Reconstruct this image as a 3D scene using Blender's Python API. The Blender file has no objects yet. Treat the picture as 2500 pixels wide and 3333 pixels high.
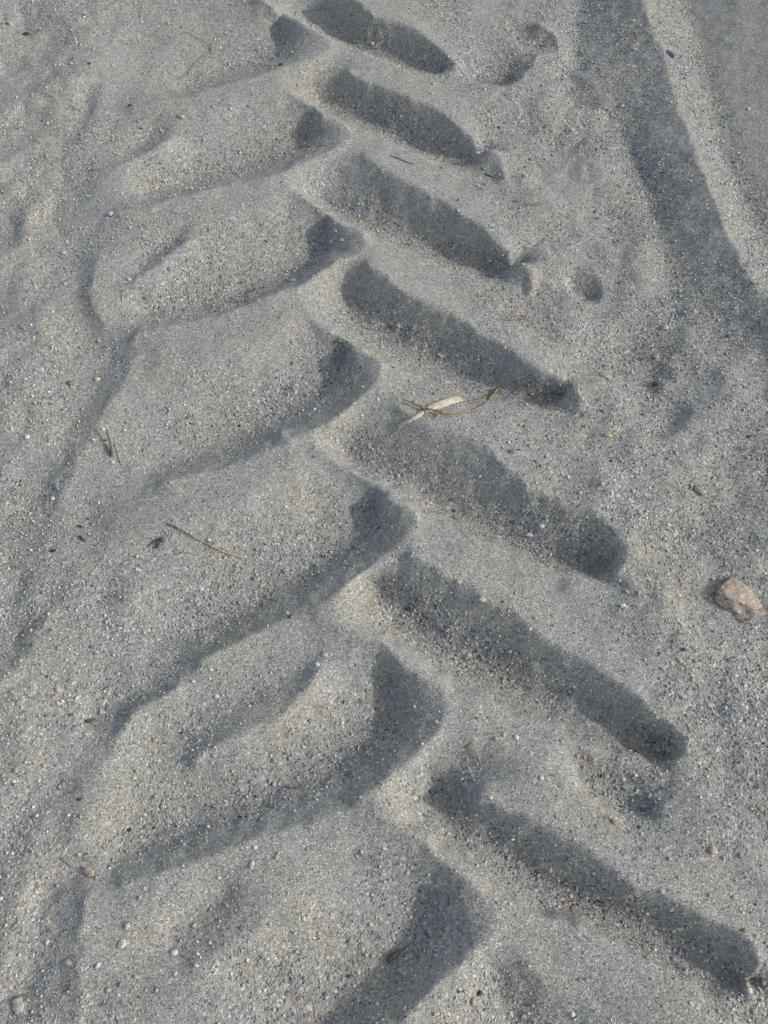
import bpy, math, random
import numpy as np
from mathutils import Vector, Matrix

# ------------------------------------------------------------------ camera, world, sun, exposure
sc = bpy.context.scene
COL = sc.collection
CAM_H, PITCH, FPX = 1.10, math.radians(62.5), 1900.0      # metres, angle below horizontal, focal length for a 1659 wide frame
PW, PH = 1659.0, 2212.0
cam_d = bpy.data.cameras.new('camera')
cam = bpy.data.objects.new('camera', cam_d); COL.objects.link(cam)
cam_d.sensor_fit = 'HORIZONTAL'; cam_d.sensor_width = 27.0; cam_d.lens = FPX / PW * 27.0
cam_d.clip_start = 0.01; cam_d.clip_end = 500
cam.location = (0, 0, CAM_H); cam.rotation_euler = (math.radians(90) - PITCH, 0, 0)
sc.camera = cam

SUN_EL, SUN_AZ = math.radians(29.5), math.radians(-5)     # azimuth measured from +x towards +y
SX, SY, SZ = math.cos(SUN_EL) * math.cos(SUN_AZ), math.cos(SUN_EL) * math.sin(SUN_AZ), math.sin(SUN_EL)
w = bpy.data.worlds.new('World'); sc.world = w; w.use_nodes = True
nt = w.node_tree; bg = nt.nodes['Background']
sky = nt.nodes.new('ShaderNodeTexSky'); sky.sky_type = 'NISHITA'; sky.sun_disc = False
sky.sun_elevation = SUN_EL; sky.sun_rotation = math.radians(90) - SUN_AZ
sky.air_density = 1.0; sky.dust_density = 2.0; sky.ozone_density = 1.0
hs = nt.nodes.new('ShaderNodeHueSaturation'); hs.inputs['Saturation'].default_value = 0.70      # a thin veil of high haze pales the sky
nt.links.new(sky.outputs[0], hs.inputs['Color']); nt.links.new(hs.outputs[0], bg.inputs[0]); bg.inputs[1].default_value = 0.15
sd = bpy.data.lights.new('sun', 'SUN'); sd.energy = 1.5; sd.angle = math.radians(2.5); sd.color = (1.0, 0.99, 0.98)
sun = bpy.data.objects.new('sun', sd); COL.objects.link(sun)
sun.rotation_euler = Vector((SX, SY, SZ)).to_track_quat('Z', 'Y').to_euler(); sun.location = (2, 0.5, 1)
sc.view_settings.view_transform = 'Standard'; sc.view_settings.look = 'None'
sc.view_settings.exposure = 0.84; sc.view_settings.gamma = 1.0

rng = np.random.default_rng(7); random.seed(7)
SP, CP = math.sin(PITCH), math.cos(PITCH)

def ray(u, v):
    a = (u - PW / 2) / FPX; b = (PH / 2 - v) / FPX
    return np.array([a, CP + b * SP, -SP + b * CP])        # viewing ray through a place in the photograph
def on_plane(u, v, z=0.0):
    d = ray(u, v); t = (z - CAM_H) / d[2]
    return d[0] * t, d[1] * t

# ------------------------------------------------------------------ relief of the sand, in metres
# each line: heights (mm) at its two ends and the traced points; the surface is stretched between the lines
X0, X1, Y0, Y1, CELL = -1.35, 1.35, -0.65, 2.6, 0.003
LINES = [
 # --- left row of prints: crisp rim, then the foot of its wall
 ('rim', 8, 6, [(622,34),(658,54),(706,74),(716,90),(710,105),(674,128),(618,146),(570,158),(480,184),(400,208),(340,218),(280,230)]),
 ('foot', -24, -15, [(606, 58),(602, 94),(589, 117),(551, 135),(474, 157),(393, 183)]),
 ('rim', 9, 6, [(690,250),(722,257),(746,263),(756,274),(756,290),(744,306),(714,321),(670,340),(630,360),(594,377),(546,389),(480,402),(400,424),(320,444),(256,456)]),
 ('foot', -28, -16, [(672, 272),(663, 294),(634, 314),(595, 332),(548, 350),(475, 371),(394, 393),(313, 417)]),
 ('rim', 10, 6, [(700,466),(730,482),(758,491),(780,494),(791,505),(788,532),(774,548),(738,565),(698,585),(658,608),(626,624),(578,642),(520,666),(472,684),(400,696),(340,704),(285,720)]),
 ('foot', -31, -16, [(704, 502),(699, 534),(666, 564),(597, 598),(536, 623),(455, 651),(374, 667),(313, 677)]),
 ('rim', 10, 6, [(754,752),(802,766),(822,782),(827,807),(810,828),(778,859),(738,891),(698,915),(658,935),(618,956),(558,980),(500,1001),(440,1022),(380,1033),(340,1040)]),
 ('foot', -31, -19, [(744, 780),(729, 808),(688, 839),(647, 866),(588, 901),(527, 931),(456, 962),(388, 989),(333, 1007)]),
 ('rim', 10, 6, [(826,1072),(858,1085),(890,1098),(901,1114),(890,1142),(866,1170),(838,1198),(802,1222),(762,1248),(742,1262),(732,1280),(706,1302),(658,1326),(614,1340),(558,1366),(495,1396),(430,1424)]),
 ('foot', -31, -19, [(812, 1098),(799, 1123),(770, 1152),(727, 1183),(678, 1214),(622, 1251),(565, 1283),(504, 1315),(433, 1345),(343, 1377)]),
 ('rim', 11, 6, [(842,1400),(862,1432),(898,1458),(938,1470),(964,1488),(970,1518),(960,1554),(948,1580),(914,1610),(878,1638),(842,1666),(816,1694),(786,1716),(750,1736),(690,1764),(650,1786),(578,1808),(500,1832),(430,1856),(350,1884),(262,1912)]),
 ('foot', -32, -19, [(835, 1480),(831, 1527),(798, 1578),(757, 1610),(697, 1645),(636, 1677),(565, 1705),(495, 1731),(424, 1755),(333, 1791),(261, 1837)]),
 ('rim', 11, 3, [(978,1886),(1006,1900),(1042,1924),(1066,1944),(1078,1964),(1075,2000),(1058,2032),(1030,2056),(990,2090),(958,2116),(930,2144),(898,2172),(860,2212),(800,2262),(720,2310),(620,2360)]),
 ('foot', -32, -21, [(925, 1945),(904, 1986),(870, 2033),(837, 2075),(796, 2111),(760, 2143),(724, 2187),(663, 2237),(573, 2287)]),
 # --- right row of prints: crisp upper rim, foot, and the lit rim on the near side
 ('rim', 13, 7, [(740,-30),(778,6),(800,34),(850,44),(900,64),(938,92),(958,114),(985,134)]),
 ('foot', -34, -17, [(640,-20),(668,22),(676,44),(704,64),(756,90),(796,108),(838,118),(862,130),(918,146),(950,156)]),
 ('rim', 5, 1, [(560,-10),(594,20),(646,44),(694,68),(744,98),(790,118),(850,138),(915,160),(980,176)]),
 ('rim', 14, 10, [(754,150),(794,178),(842,191),(874,210),(918,226),(958,243),(982,274),(1010,295),(1050,314),(1076,330),(1088,352),(1084,380)]),
 ('foot', -30, -29, [(690,220),(724,238),(772,252),(812,272),(852,288),(900,312),(940,328),(980,344),(1030,352),(1048,356)]),
 ('rim', 6, -1, [(600,192),(646,212),(690,238),(738,260),(778,280),(838,308),(898,330),(938,350),(1018,377),(1084,386)]),
 ('rim', 14, 11, [(786,334),(818,358),(858,379),(898,402),(938,423),(978,451),(1018,479),(1058,511),(1098,535),(1122,558),(1146,572),(1156,592),(1152,618)]),
 ('foot', -30, -33, [(690,432),(726,448),(762,468),(804,487),(840,503),(880,519),(940,543),(1000,567),(1050,586),(1090,594),(1116,596)]),
 ('rim', 6, -1, [(600,385),(622,402),(660,430),(716,466),(778,495),(818,515),(878,541),(958,577),(1058,612),(1120,624),(1160,626)]),
 ('rim', 15, 9, [(794,571),(842,609),(882,638),(938,658),(978,678),(1010,694),(1028,715),(1058,727),(1098,747),(1116,768),(1150,790),(1190,806),(1232,824),(1250,850),(1252,888)]),
 ('foot', -30, -33, [(742,640),(762,680),(804,712),(840,734),(880,754),(940,782),(980,808),(1032,828),(1080,842),(1130,858),(1190,862),(1218,864)]),
 ('rim', 6, 1, [(610,630),(640,657),(678,693),(738,726),(790,756),(826,784),(898,818),(978,841),(1060,861),(1130,878),(1200,894),(1252,900)]),
 ('rim', 16, 9, [(862,880),(922,909),(978,926),(1018,946),(1058,970),(1076,995),(1110,1018),(1138,1046),(1162,1064),(1192,1078),(1238,1086),(1282,1100),(1318,1140),(1340,1172),(1346,1210),(1332,1240)]),
 ('foot', -30, -34, [(740,975),(772,1002),(820,1022),(860,1040),(900,1064),(940,1085),(980,1112),(1020,1136),(1080,1163),(1138,1182),(1210,1208),(1255,1220),(1308,1228)]),
 ('rim', 6, -1, [(600,930),(640,955),(698,978),(776,1018),(826,1050),(878,1083),(904,1107),(958,1137),(1058,1171),(1138,1208),(1215,1238),(1275,1250),(1336,1252)]),
 ('rim', 16, 9, [(880,1196),(922,1210),(958,1233),(990,1261),(1026,1281),(1050,1301),(1090,1310),(1122,1329),(1138,1349),(1162,1378),(1190,1394),(1235,1418),(1275,1442),(1315,1462),(1355,1490),(1395,1528),(1425,1548),(1458,1564),(1478,1594),(1470,1630),(1456,1656)]),
 ('foot', -30, -33, [(806,1268),(828,1312),(862,1336),(908,1368),(948,1396),(1000,1424),(1060,1452),(1100,1482),(1140,1506),(1215,1534),(1275,1554),(1335,1584),(1395,1612),(1440,1636)]),
 ('rim', 13, -1, [(690,1325),(746,1352),(818,1382),(878,1416),(938,1452),(978,1486),(1038,1508),(1098,1540),(1155,1558),(1235,1598),(1315,1626),(1395,1644),(1450,1664)]),
 ('rim', 13, 9, [(1030,1722),(1063,1732),(1115,1753),(1155,1771),(1203,1787),(1251,1818),(1299,1846),(1335,1890),(1395,1918),(1455,1940),(1515,1975),(1555,1997),(1597,2018),(1630,2046),(1638,2084),(1628,2136)]),
 ('foot', -30, -33, [(930,1690),(942,1728),(956,1764),(1000,1796),(1060,1832),(1100,1860),(1162,1908),(1200,1936),(1243,1956),(1295,1968),(1355,1992),(1415,2036),(1455,2064),(1515,2094),(1555,2112),(1606,2118)]),
 ('rim', 13, -1, [(800,1740),(850,1774),(898,1808),(958,1850),(998,1884),(1058,1918),(1098,1950),(1162,1974),(1243,2000),(1335,2048),(1415,2092),(1515,2142),(1620,2154)]),
 # rounded backs of the sand blocks between the left prints
 ('soft', 6, 2, [(575,196),(500,222),(430,244),(350,262)]), ('soft', 7, 3, [(600,424),(500,458),(400,486),(310,506)]),
 ('soft', 8, 3, [(620,690),(530,742),(430,776),(350,790)]), ('soft', 8, 3, [(640,1006),(520,1076),(400,1120),(300,1140)]),
 ('soft', 9, 4, [(800,1788),(700,1846),(630,1920),(575,1975)]),
 # hollow beside the sixth right print
 ('foot', -13, -16, [(1240,1676),(1278,1696),(1316,1726),(1345,1746),(1400,1756)]),
 ('rim', 7, 4, [(1180,1656),(1225,1686),(1272,1716),(1312,1746),(1345,1764),(1415,1772)]),
 ('rim', 6, 6, [(1464,1704),(1448,1730),(1424,1758)]),
 # seventh print, half out of the frame
 ('rim', 5, 4, [(1105,2044),(1150,2090),(1230,2150),(1320,2210),(1400,2270),(1480,2330)]),
 ('foot', -12, -16, [(1070,2100),(1090,2180),(1150,2250),(1250,2320)]),
 # --- bank at the upper right
 ('rim', 32, 31, [(1340,-120),(1375,-40),(1388,0),(1400,40),(1410,72),(1432,110),(1445,160),(1462,215),(1486,290),(1505,350),(1540,430),(1565,495),(1600,565),(1630,615),(1668,668),(1720,740),(1800,850)]),
 ('foot', 9, 8, [(1300,-100),(1325,0),(1345,110),(1375,210),(1410,300),(1455,420),(1495,520),(1530,590),(1590,680),(1660,780)]),
 ('foot', -7, 4, [(1262,-60),(1252,40),(1250,100),(1244,160),(1232,226),(1285,226),(1340,280),(1380,360),(1420,450),(1450,530),(1476,590),(1530,680),(1570,760)]),
 ('foot', 9, 10, [(1440,-90),(1482,0),(1500,60),(1528,140),(1522,180),(1545,240),(1560,330),(1600,420),(1640,500),(1700,600),(1780,700)]),
 ('rim', 66, 62, [(1650,-100),(1800,60),(1900,300),(2050,600)]),
 ('rim', 0, -3, [(1212,246),(1245,236),(1285,232),(1330,238)]),
 # pockets at the upper right
 ('foot', -17, -17, [(1026,172),(1046,180),(1083,178),(1105,168)]),
 ('rim', 4, 8, [(1020,180),(1046,190),(1085,188),(1115,176),(1135,160),(1151,138),(1166,110)]),
 ('rim', 6, 6, [(1160,46),(1192,68),(1210,100),(1200,112)]),
 ('foot', -12, -15, [(1232,622),(1252,636),(1275,644)]),
 ('rim', 1, 4, [(1214,596),(1228,628),(1252,645),(1280,654)]),
 ('rim', 4, 2, [(1285,575),(1300,610),(1292,650)]),
 ('foot', -4, -7, [(1459,600),(1452,690),(1427,735),(1411,791),(1404,835)]),
 ('rim', 4, 2, [(1500,610),(1497,700),(1470,770),(1440,830)]),
 ('rim', 8, 4, [(1499,888),(1467,925),(1438,955)]),
 ('foot', -5, -5, [(1480,888),(1450,915),(1420,940)]),
 ('foot', -4, -6, [(1120,62),(1150,84),(1176,104)]),
 # --- broken ground at the left
 ('rim', -1, -4, [(300,735),(282,800),(242,851),(208,915),(182,963),(160,1011),(120,1070)]),
 ('foot', -12, -12, [(240,755),(226,800),(192,868),(142,915),(112,979),(84,1047),(50,1100)]),
 ('rim', 2, 0, [(214,545),(196,611),(200,660),(222,694)]),
 ('foot', -8, -8, [(140,548),(164,570),(172,620),(177,680),(204,722)]),
 ('rim', 5, 1, [(412,512),(360,550),(310,590),(288,604)]),
 ('foot', -7, -7, [(385,508),(335,548),(300,580)]),
 ('rim', 5, 1, [(372,290),(330,318),(290,340),(256,357)]),
 ('foot', -7, -6, [(352,276),(325,300),(280,330)]),
 ('rim', 3, 1, [(384,1484),(350,1506),(318,1524),(280,1544),(250,1584),(240,1640),(220,1664)]),
 ('foot', -12, -15, [(344,1486),(300,1508),(240,1530),(186,1556)]),
 ('rim', -3, -4, [(160,1440),(150,1500),(170,1560),(186,1570)]),
 ('rim', 7, 1, [(700,1452),(652,1506),(600,1538),(560,1570),(480,1605),(420,1640)]),
 ('foot', -5, -12, [(650,1450),(560,1488),(480,1540),(380,1585),(330,1610)]),
 ('rim', 2, 2, [(104,1322),(76,1362),(40,1422),(0,1486),(-60,1560)]),
 ('foot', -10, -10, [(60,1310),(20,1370),(-40,1440)]),
 ('foot', -6, -7, [(96,1900),(82,2000),(58,2080),(38,2150),(20,2230)]),
 ('rim', 6, 6, [(190,1920),(180,2000),(170,2080),(170,2200)]),
 ('rim', 2, 2, [(60,1900),(30,2000),(0,2100)]),
 ('rim', 3, -2, [(56,455),(50,500),(24,540),(-10,560)]),
 ('foot', -9, -9, [(20,470),(5,520),(-20,540)]),
 ('rim', 3, 2, [(570,1980),(540,2020),(470,2060),(420,2090)]),
 ('foot', -9, -9, [(480,1930),(440,1980),(380,2030)]),
 ('rim', 2, 2, [(-350,-150),(-350,800)]), ('rim', 2, 2, [(-250,900),(-200,2300)]),
 ('rim', 0, 0, [(1900,1000),(1800,1700),(1850,2300)]),
]
# soft swellings: (u, v, long radius px, short radius px, tilt deg, mm)
SOFT = [
 (60,20,70,45,0,-6),(180,60,60,60,30,7),(105,160,40,25,-30,-5),(150,190,50,25,-30,5),(185,215,20,35,0,-5),(215,215,25,40,0,4),
 (310,70,40,28,0,-5),(360,85,40,30,0,3),(150,385,55,32,0,-6),(235,395,50,40,0,4),(150,290,60,25,-20,-3),(225,130,60,18,-25,4),
 (60,700,70,50,0,3),(80,850,60,50,0,-4),(40,960,50,50,0,4),(195,1110,45,35,0,-7),(265,1130,50,40,0,4),(225,1268,32,34,0,-7),(270,1290,35,40,0,5),
 (15,1250,35,40,0,-7),(60,1260,35,50,0,4),(130,1170,50,40,0,3),(60,1620,50,60,20,4),(110,1690,45,30,20,-7),(190,1760,70,60,-30,7),(30,1800,50,90,10,-8),(60,1760,40,60,0,3),
 (300,1990,90,40,0,5),(240,2130,80,60,0,-4),(400,2150,120,50,10,5),(560,2100,80,60,0,-4),(640,2010,80,50,0,3),(700,1860,90,40,-20,-3),
 (1080,440,30,30,0,-3),(980,650,60,22,25,-5),(900,1140,60,25,25,-3),(950,1190,60,22,25,-4),(720,560,20,12,0,3),
 (1300,400,70,50,0,5),(1190,330,35,50,0,-4),(1330,500,60,50,0,-5),(1380,580,40,60,0,5),(1330,620,40,30,0,-5),(1330,760,60,50,0,-4),(1380,900,70,60,0,4),
 (1590,950,60,70,-20,-7),(1520,900,60,50,0,6),(1640,830,30,70,0,-5),(1570,1090,60,50,0,-5),(1660,1120,50,70,0,6),(1230,1050,45,32,0,-6),(1300,1040,50,40,0,4),
 (1200,1268,25,20,0,-5),(1240,1268,30,24,0,3),(1480,1180,60,40,0,-4),(1400,1330,90,50,10,3),(1530,1530,70,22,-10,-5),(1560,1480,70,40,-10,4),(1600,1700,60,60,0,-3),(1500,1800,90,50,0,3),
 (1580,1880,60,60,0,-4),(1440,1720,30,18,0,-3),(1020,1650,70,40,20,-9),(1150,1655,60,34,20,5),(1290,2160,90,40,30,-4),(1500,2230,90,50,20,4),
 (1270,90,30,80,0,3),(1195,230,60,40,0,4),(1130,250,30,60,0,-3),(1560,250,40,200,12,2),
]
NX, NY = int(round((X1 - X0) / CELL)) + 1, int(round((Y1 - Y0) / CELL)) + 1

def raster(level):
    c = CELL * level; nx, ny = (NX - 1) // level + 1, (NY - 1) // level + 1
    s = np.zeros((ny, nx)); n = np.zeros((ny, nx)); f = np.zeros((ny, nx))
    for kind, ha, hb, pts in LINES:
        seg = [math.dist(pts[i], pts[i + 1]) for i in range(len(pts) - 1)]; tot = sum(seg); run = 0
        for i, L in enumerate(seg):
            k = max(2, int(L * 1.2))
            for j in range(k):
                t = j / k; q = (run + t * L) / tot
                if kind == 'foot' and ha < hb: q = q ** 2.4
                # foot lines run out gently at their ends
                h = (ha + (hb - ha) * q) * 0.001 * (1.22 if kind == 'foot' else 1.0)
                u = pts[i][0] + (pts[i + 1][0] - pts[i][0]) * t; v = pts[i][1] + (pts[i + 1][1] - pts[i][1]) * t
                x, y = on_plane(u, v, h)
                a, b = int(round((y - Y0) / c)), int(round((x - X0) / c))
                if 0 <= a < ny and 0 <= b < nx:
                    s[a, b] += h; n[a, b] += 1
                    if kind != 'rim': f[a, b] = 1
            run += L
    m = n > 0
    return np.where(m, s / np.maximum(n, 1), 0), m, f

def relax(h, val, m, it):
    for _ in range(it):
        p = np.pad(h, 1, mode='edge')
        a = (p[:-2, 1:-1] + p[2:, 1:-1] + p[1:-1, :-2] + p[1:-1, 2:]) * 0.25
        h = np.where(m, val, a)
    return h
h = None
for lev, it in ((48, 400), (24, 300), (12, 250), (6, 200), (3, 150), (1, 120)):
    val, m, f = raster(lev)
    if h is None: h = np.where(m, val, val[m].mean())
    else:
        ny, nx = m.shape
        yi = np.linspace(0, h.shape[0] - 1, ny); xi = np.linspace(0, h.shape[1] - 1, nx)
        y0 = np.minimum(yi.astype(int), h.shape[0] - 2); x0 = np.minimum(xi.astype(int), h.shape[1] - 2)
        ty = (yi - y0)[:, None]; tx = (xi - x0)[None, :]
        h = (h[y0][:, x0] * (1 - ty) * (1 - tx) + h[y0 + 1][:, x0] * ty * (1 - tx) + h[y0][:, x0 + 1] * (1 - ty) * tx + h[y0 + 1][:, x0 + 1] * ty * tx)
    h = relax(h, val, m, it)

def blur(a, s):
    r = int(3 * s) + 1; k = np.exp(-0.5 * (np.arange(-r, r + 1) / s) ** 2); k /= k.sum()
    p = np.pad(a, ((r, r), (0, 0)), mode='edge'); o = sum(k[i] * p[i:i + a.shape[0]] for i in range(2 * r + 1))
    p = np.pad(o, ((0, 0), (r, r)), mode='edge'); return sum(k[i] * p[:, i:i + a.shape[1]] for i in range(2 * r + 1))
fm = np.clip(blur(f, 4.0) * 9, 0, 1); fm = blur(fm, 3)

_t = np.clip((h + 0.044) / 0.054, 0, None)                # walls stand steeper towards their rims, as in slumping sand
h = np.where(_t < 1, -0.044 + 0.054 * _t ** 1.5, h)
h = blur(h, 0.8) * (1 - fm) + blur(h, 3.6) * fm
GX = np.linspace(X0, X1, NX)[None, :]; GY = np.linspace(Y0, Y1, NY)[:, None]
for u, v, ru, rv, ang, mm in SOFT:
    x, y = on_plane(u, v); xa, ya = on_plane(u + ru, v); xb, yb = on_plane(u, v - rv)
    sx, sy = abs(xa - x) * 0.8, abs(yb - y) * 0.8; c_, s_ = math.cos(math.radians(-ang)), math.sin(math.radians(-ang))
    a = ((GX - x) * c_ + (GY - y) * s_) / sx; b = (-(GX - x) * s_ + (GY - y) * c_) / sy
    h = h + mm * 0.001 * np.exp(-0.5 * (a * a + b * b))
edge = np.minimum(np.minimum(GX - X0, X1 - GX), np.minimum(GY - Y0, Y1 - GY))
fade = np.clip(edge / 0.35, 0, 1); fade = fade * fade * (3 - 2 * fade)
h = h * fade
LOWP = blur(h, 22)                                        # broad form, tells hollows from ridges

def bspl(t):
    return ((1 - t) ** 3 / 6, (3 * t ** 3 - 6 * t ** 2 + 4) / 6, (-3 * t ** 3 + 3 * t ** 2 + 3 * t + 1) / 6, t ** 3 / 6)
def sample(A, x, y):                                      # smooth look-up in the relief grid
    gx = np.clip((x - X0) / CELL, 1, NX - 3.001); gy = np.clip((y - Y0) / CELL, 1, NY - 3.001)
    ix = gx.astype(int); iy = gy.astype(int); wx = bspl(gx - ix); wy = bspl(gy - iy); o = 0
    for a in range(4):
        for b in range(4): o = o + wy[a] * wx[b] * A[iy - 1 + a, ix - 1 + b]
    return o
NG = [rng.standard_normal((256, 256)) for _ in range(8)]
def noise(k, x, y, size):                                 # smooth wrapped lattice noise
    gx = x / size + 1000.0; gy = y / size + 1000.0
    ix = np.floor(gx).astype(int); iy = np.floor(gy).astype(int); wx = bspl(gx - ix); wy = bspl(gy - iy); o = 0
    for a in range(4):
        for b in range(4): o = o + wy[a] * wx[b] * NG[k][(iy - 1 + a) % 256, (ix - 1 + b) % 256]
    return o
_cl = np.array([on_plane(u_, v_) for u_, v_ in ((700,-60),(640,200),(640,420),(640,640),(650,960),(740,1260),(760,1500),(850,1800),(960,2210))])
_cl = _cl[np.argsort(_cl[:, 1])]
def beside(x, y):                                         # 0 on the track, 1 on the churned ground beside it
    d = np.abs(x - np.interp(y, _cl[:, 1], _cl[:, 0])); t = np.clip((d - 0.33) / 0.10, 0, 1); return t * t * (3 - 2 * t)
_bl = np.array([on_plane(u_, v_, .02) for u_, v_ in ((1340,-120),(1388,0),(1432,110),(1486,290),(1565,495),(1668,668),(1800,850))])
_bl = _bl[np.argsort(_bl[:, 1])]
def drift(x, y, reach=0.15):                              # 1 on the bank and the smooth drift behind it
    t = np.clip((x - np.interp(y, _bl[:, 1], _bl[:, 0]) + reach) / 0.06, 0, 1); return t * t * (3 - 2 * t) * np.clip((y - 0.75) / 0.15, 0, 1)
def relief(x, y):
    x = np.asarray(x, float); y = np.asarray(y, float)
    wxp = x + noise(0, x, y, 0.030) * 0.0030 + noise(2, x, y, 0.011) * 0.0026 + noise(3, x, y, 0.006) * 0.0016
    wyp = y + noise(1, x, y, 0.030) * 0.0030 + noise(4, x, y, 0.011) * 0.0022
    z = sample(h, wxp, wyp)
    inside = np.clip(np.minimum(np.minimum(x - X0, X1 - x), np.minimum(y - Y0, Y1 - y)) / 0.3, 0, 1)
    z = z + (1 - inside) * (noise(5, x, y, 0.9) * 0.03 + noise(6, x, y, 0.25) * 0.008)
    fine = drift(x, y)
    ch = beside(x, y) * (1 - 0.85 * fine)
    z = z + ch * (noise(1, x, y, 0.060) * 0.0062 + noise(6, x, y, 0.030) * 0.0026 + np.abs(noise(3, x, y, 0.022)) * 0.0028 + noise(2, x, y, 0.011) * 0.0008)
    z = z + noise(5, x, y, 0.085) * 0.0022 * (1 - 0.6 * fine) + noise(6, x, y, 0.033) * 0.0013 + noise(7, x, y, 0.014) * 0.0007
    z = z + (noise(1, x, y, 0.0075) * 0.00022 + noise(2, x, y, 0.005) * 0.00012) * (0.7 + 0.5 * np.clip(noise(3, x, y, 0.12), -1, 1))
    return z
def at(u, v):                                             # the place on the sand seen at a point of the photograph
    z = 0.0
    for _ in range(12):
        x, y = on_plane(u, v, z); z = 0.5 * z + 0.5 * float(relief(x, y))
    x, y = on_plane(u, v, z)
    return x, y, float(relief(x, y))
def px(u, v):                                             # metres covered by one unit of the photograph there
    d = ray(u, v); t = -CAM_H / d[2]; return t / FPX

# ------------------------------------------------------------------ materials
def new_mat(name):
    m = bpy.data.materials.new(name); m.use_nodes = True
    n = m.node_tree.nodes; l = m.node_tree.links; b = n['Principled BSDF']
    b.inputs['Specular IOR Level'].default_value = 0.25
    return m, n, l, b
def ramp(n, stops, interp='LINEAR'):
    r = n.new('ShaderNodeValToRGB'); r.color_ramp.interpolation = interp
    e = r.color_ramp.elements; e[0].position, e[0].color = stops[0][0], (*stops[0][1], 1); e[1].position, e[1].color = stops[-1][0], (*stops[-1][1], 1)
    for p, c in stops[1:-1]:
        k = e.new(p); k.color = (*c, 1)
    return r
def sand_material():
    m, n, l, b = new_mat('grey_sand'); b.inputs['Roughness'].default_value = 0.85; b.inputs['Specular IOR Level'].default_value = 0.15
    tc = n.new('ShaderNodeTexCoord')
    def vor(scale, feature='F1'):
        v = n.new('ShaderNodeTexVoronoi'); v.feature = feature; v.inputs['Scale'].default_value = scale; l.new(tc.outputs['Object'], v.inputs['Vector']); return v
    def noi(scale, det=4):
        v = n.new('ShaderNodeTexNoise'); v.inputs['Scale'].default_value = scale; v.inputs['Detail'].default_value = det; l.new(tc.outputs['Object'], v.inputs['Vector']); return v
    def mix(a, c, fac, mode='MIX'):
        x = n.new('ShaderNodeMix'); x.data_type = 'RGBA'; x.blend_type = mode
        if isinstance(fac, float): x.inputs[0].default_value = fac
        else: l.new(fac, x.inputs[0])
        l.new(a, x.inputs[6]); l.new(c, x.inputs[7]); return x.outputs[2]
    stops = [(0.0, (.045, .048, .05)), (0.07, (.07, .073, .075)), (0.12, (.175, .178, .165)), (0.45, (.225, .228, .208)), (0.68, (.275, .275, .245)), (0.84, (.34, .337, .30)),
             (0.90, (.35, .31, .21)), (0.935, (.30, .22, .14)), (0.955, (.46, .455, .42)), (1.0, (.62, .61, .57))]
    v1 = vor(780); s1 = n.new('ShaderNodeSeparateColor'); l.new(v1.outputs['Color'], s1.inputs[0]); r1 = ramp(n, stops); l.new(s1.outputs[0], r1.inputs[0])
    v2 = vor(330); s2 = n.new('ShaderNodeSeparateColor'); l.new(v2.outputs['Color'], s2.inputs[0]); r2 = ramp(n, stops); l.new(s2.outputs[1], r2.inputs[0])
    ca = n.new('ShaderNodeAttribute'); ca.attribute_name = 'coarse'
    cm = n.new('ShaderNodeMapRange'); l.new(ca.outputs['Fac'], cm.inputs[0]); cm.inputs[3].default_value = 0.15; cm.inputs[4].default_value = 0.80
    c1 = mix(r1.outputs[0], r2.outputs[0], cm.outputs[0])
    # ochre and slate tints in broad patches, as the sand itself is mixed
    pn = noi(9, 3); pr = ramp(n, [(0.40, (1.0, .985, .99)), (0.62, (1.05, 1.0, .94))]); l.new(pn.outputs[0], pr.inputs[0])
    c2 = mix(c1, pr.outputs[0], 1.0, 'MULTIPLY')
    l.new(c2, b.inputs['Base Color'])
    bm = n.new('ShaderNodeBump'); bm.inputs['Strength'].default_value = 0.85; bm.inputs['Distance'].default_value = 0.0009
    bm2 = n.new('ShaderNodeBump'); bm2.inputs['Strength'].default_value = 0.7; bm2.inputs['Distance'].default_value = 0.0016
    for bb, vv in ((bm, v1), (bm2, v2)):
        bb.invert = True; l.new(vv.outputs['Distance'], bb.inputs['Height'])
    l.new(cm.outputs[0], bm2.inputs['Strength']); l.new(bm2.outputs[0], bm.inputs['Normal']); l.new(bm.outputs[0], b.inputs['Normal'])
    return m
def grain_material():
    m, n, l, b = new_mat('grains'); b.inputs['Roughness'].default_value = 0.6
    a = n.new('ShaderNodeAttribute'); a.attribute_name = 'grain_colour'; l.new(a.outputs['Color'], b.inputs['Base Color'])
    return m
def stone_material(name, c, spot=0.35, rough=0.7):
    m, n, l, b = new_mat(name); b.inputs['Roughness'].default_value = rough
    tc = n.new('ShaderNodeTexCoord'); t = n.new('ShaderNodeTexNoise'); t.inputs['Scale'].default_value = 420; t.inputs['Detail'].default_value = 5
    l.new(tc.outputs['Object'], t.inputs['Vector'])
    r = ramp(n, [(0.32, tuple(x * (1 - spot) for x in c)), (0.68, tuple(min(.9, x * (1 + spot)) for x in c))]); l.new(t.outputs[0], r.inputs[0]); l.new(r.outputs[0], b.inputs['Base Color'])
    bm = n.new('ShaderNodeBump'); bm.inputs['Strength'].default_value = 0.5; bm.inputs['Distance'].default_value = 0.0006
    l.new(t.outputs[0], bm.inputs['Height']); l.new(bm.outputs[0], b.inputs['Normal'])
    return m
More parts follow.
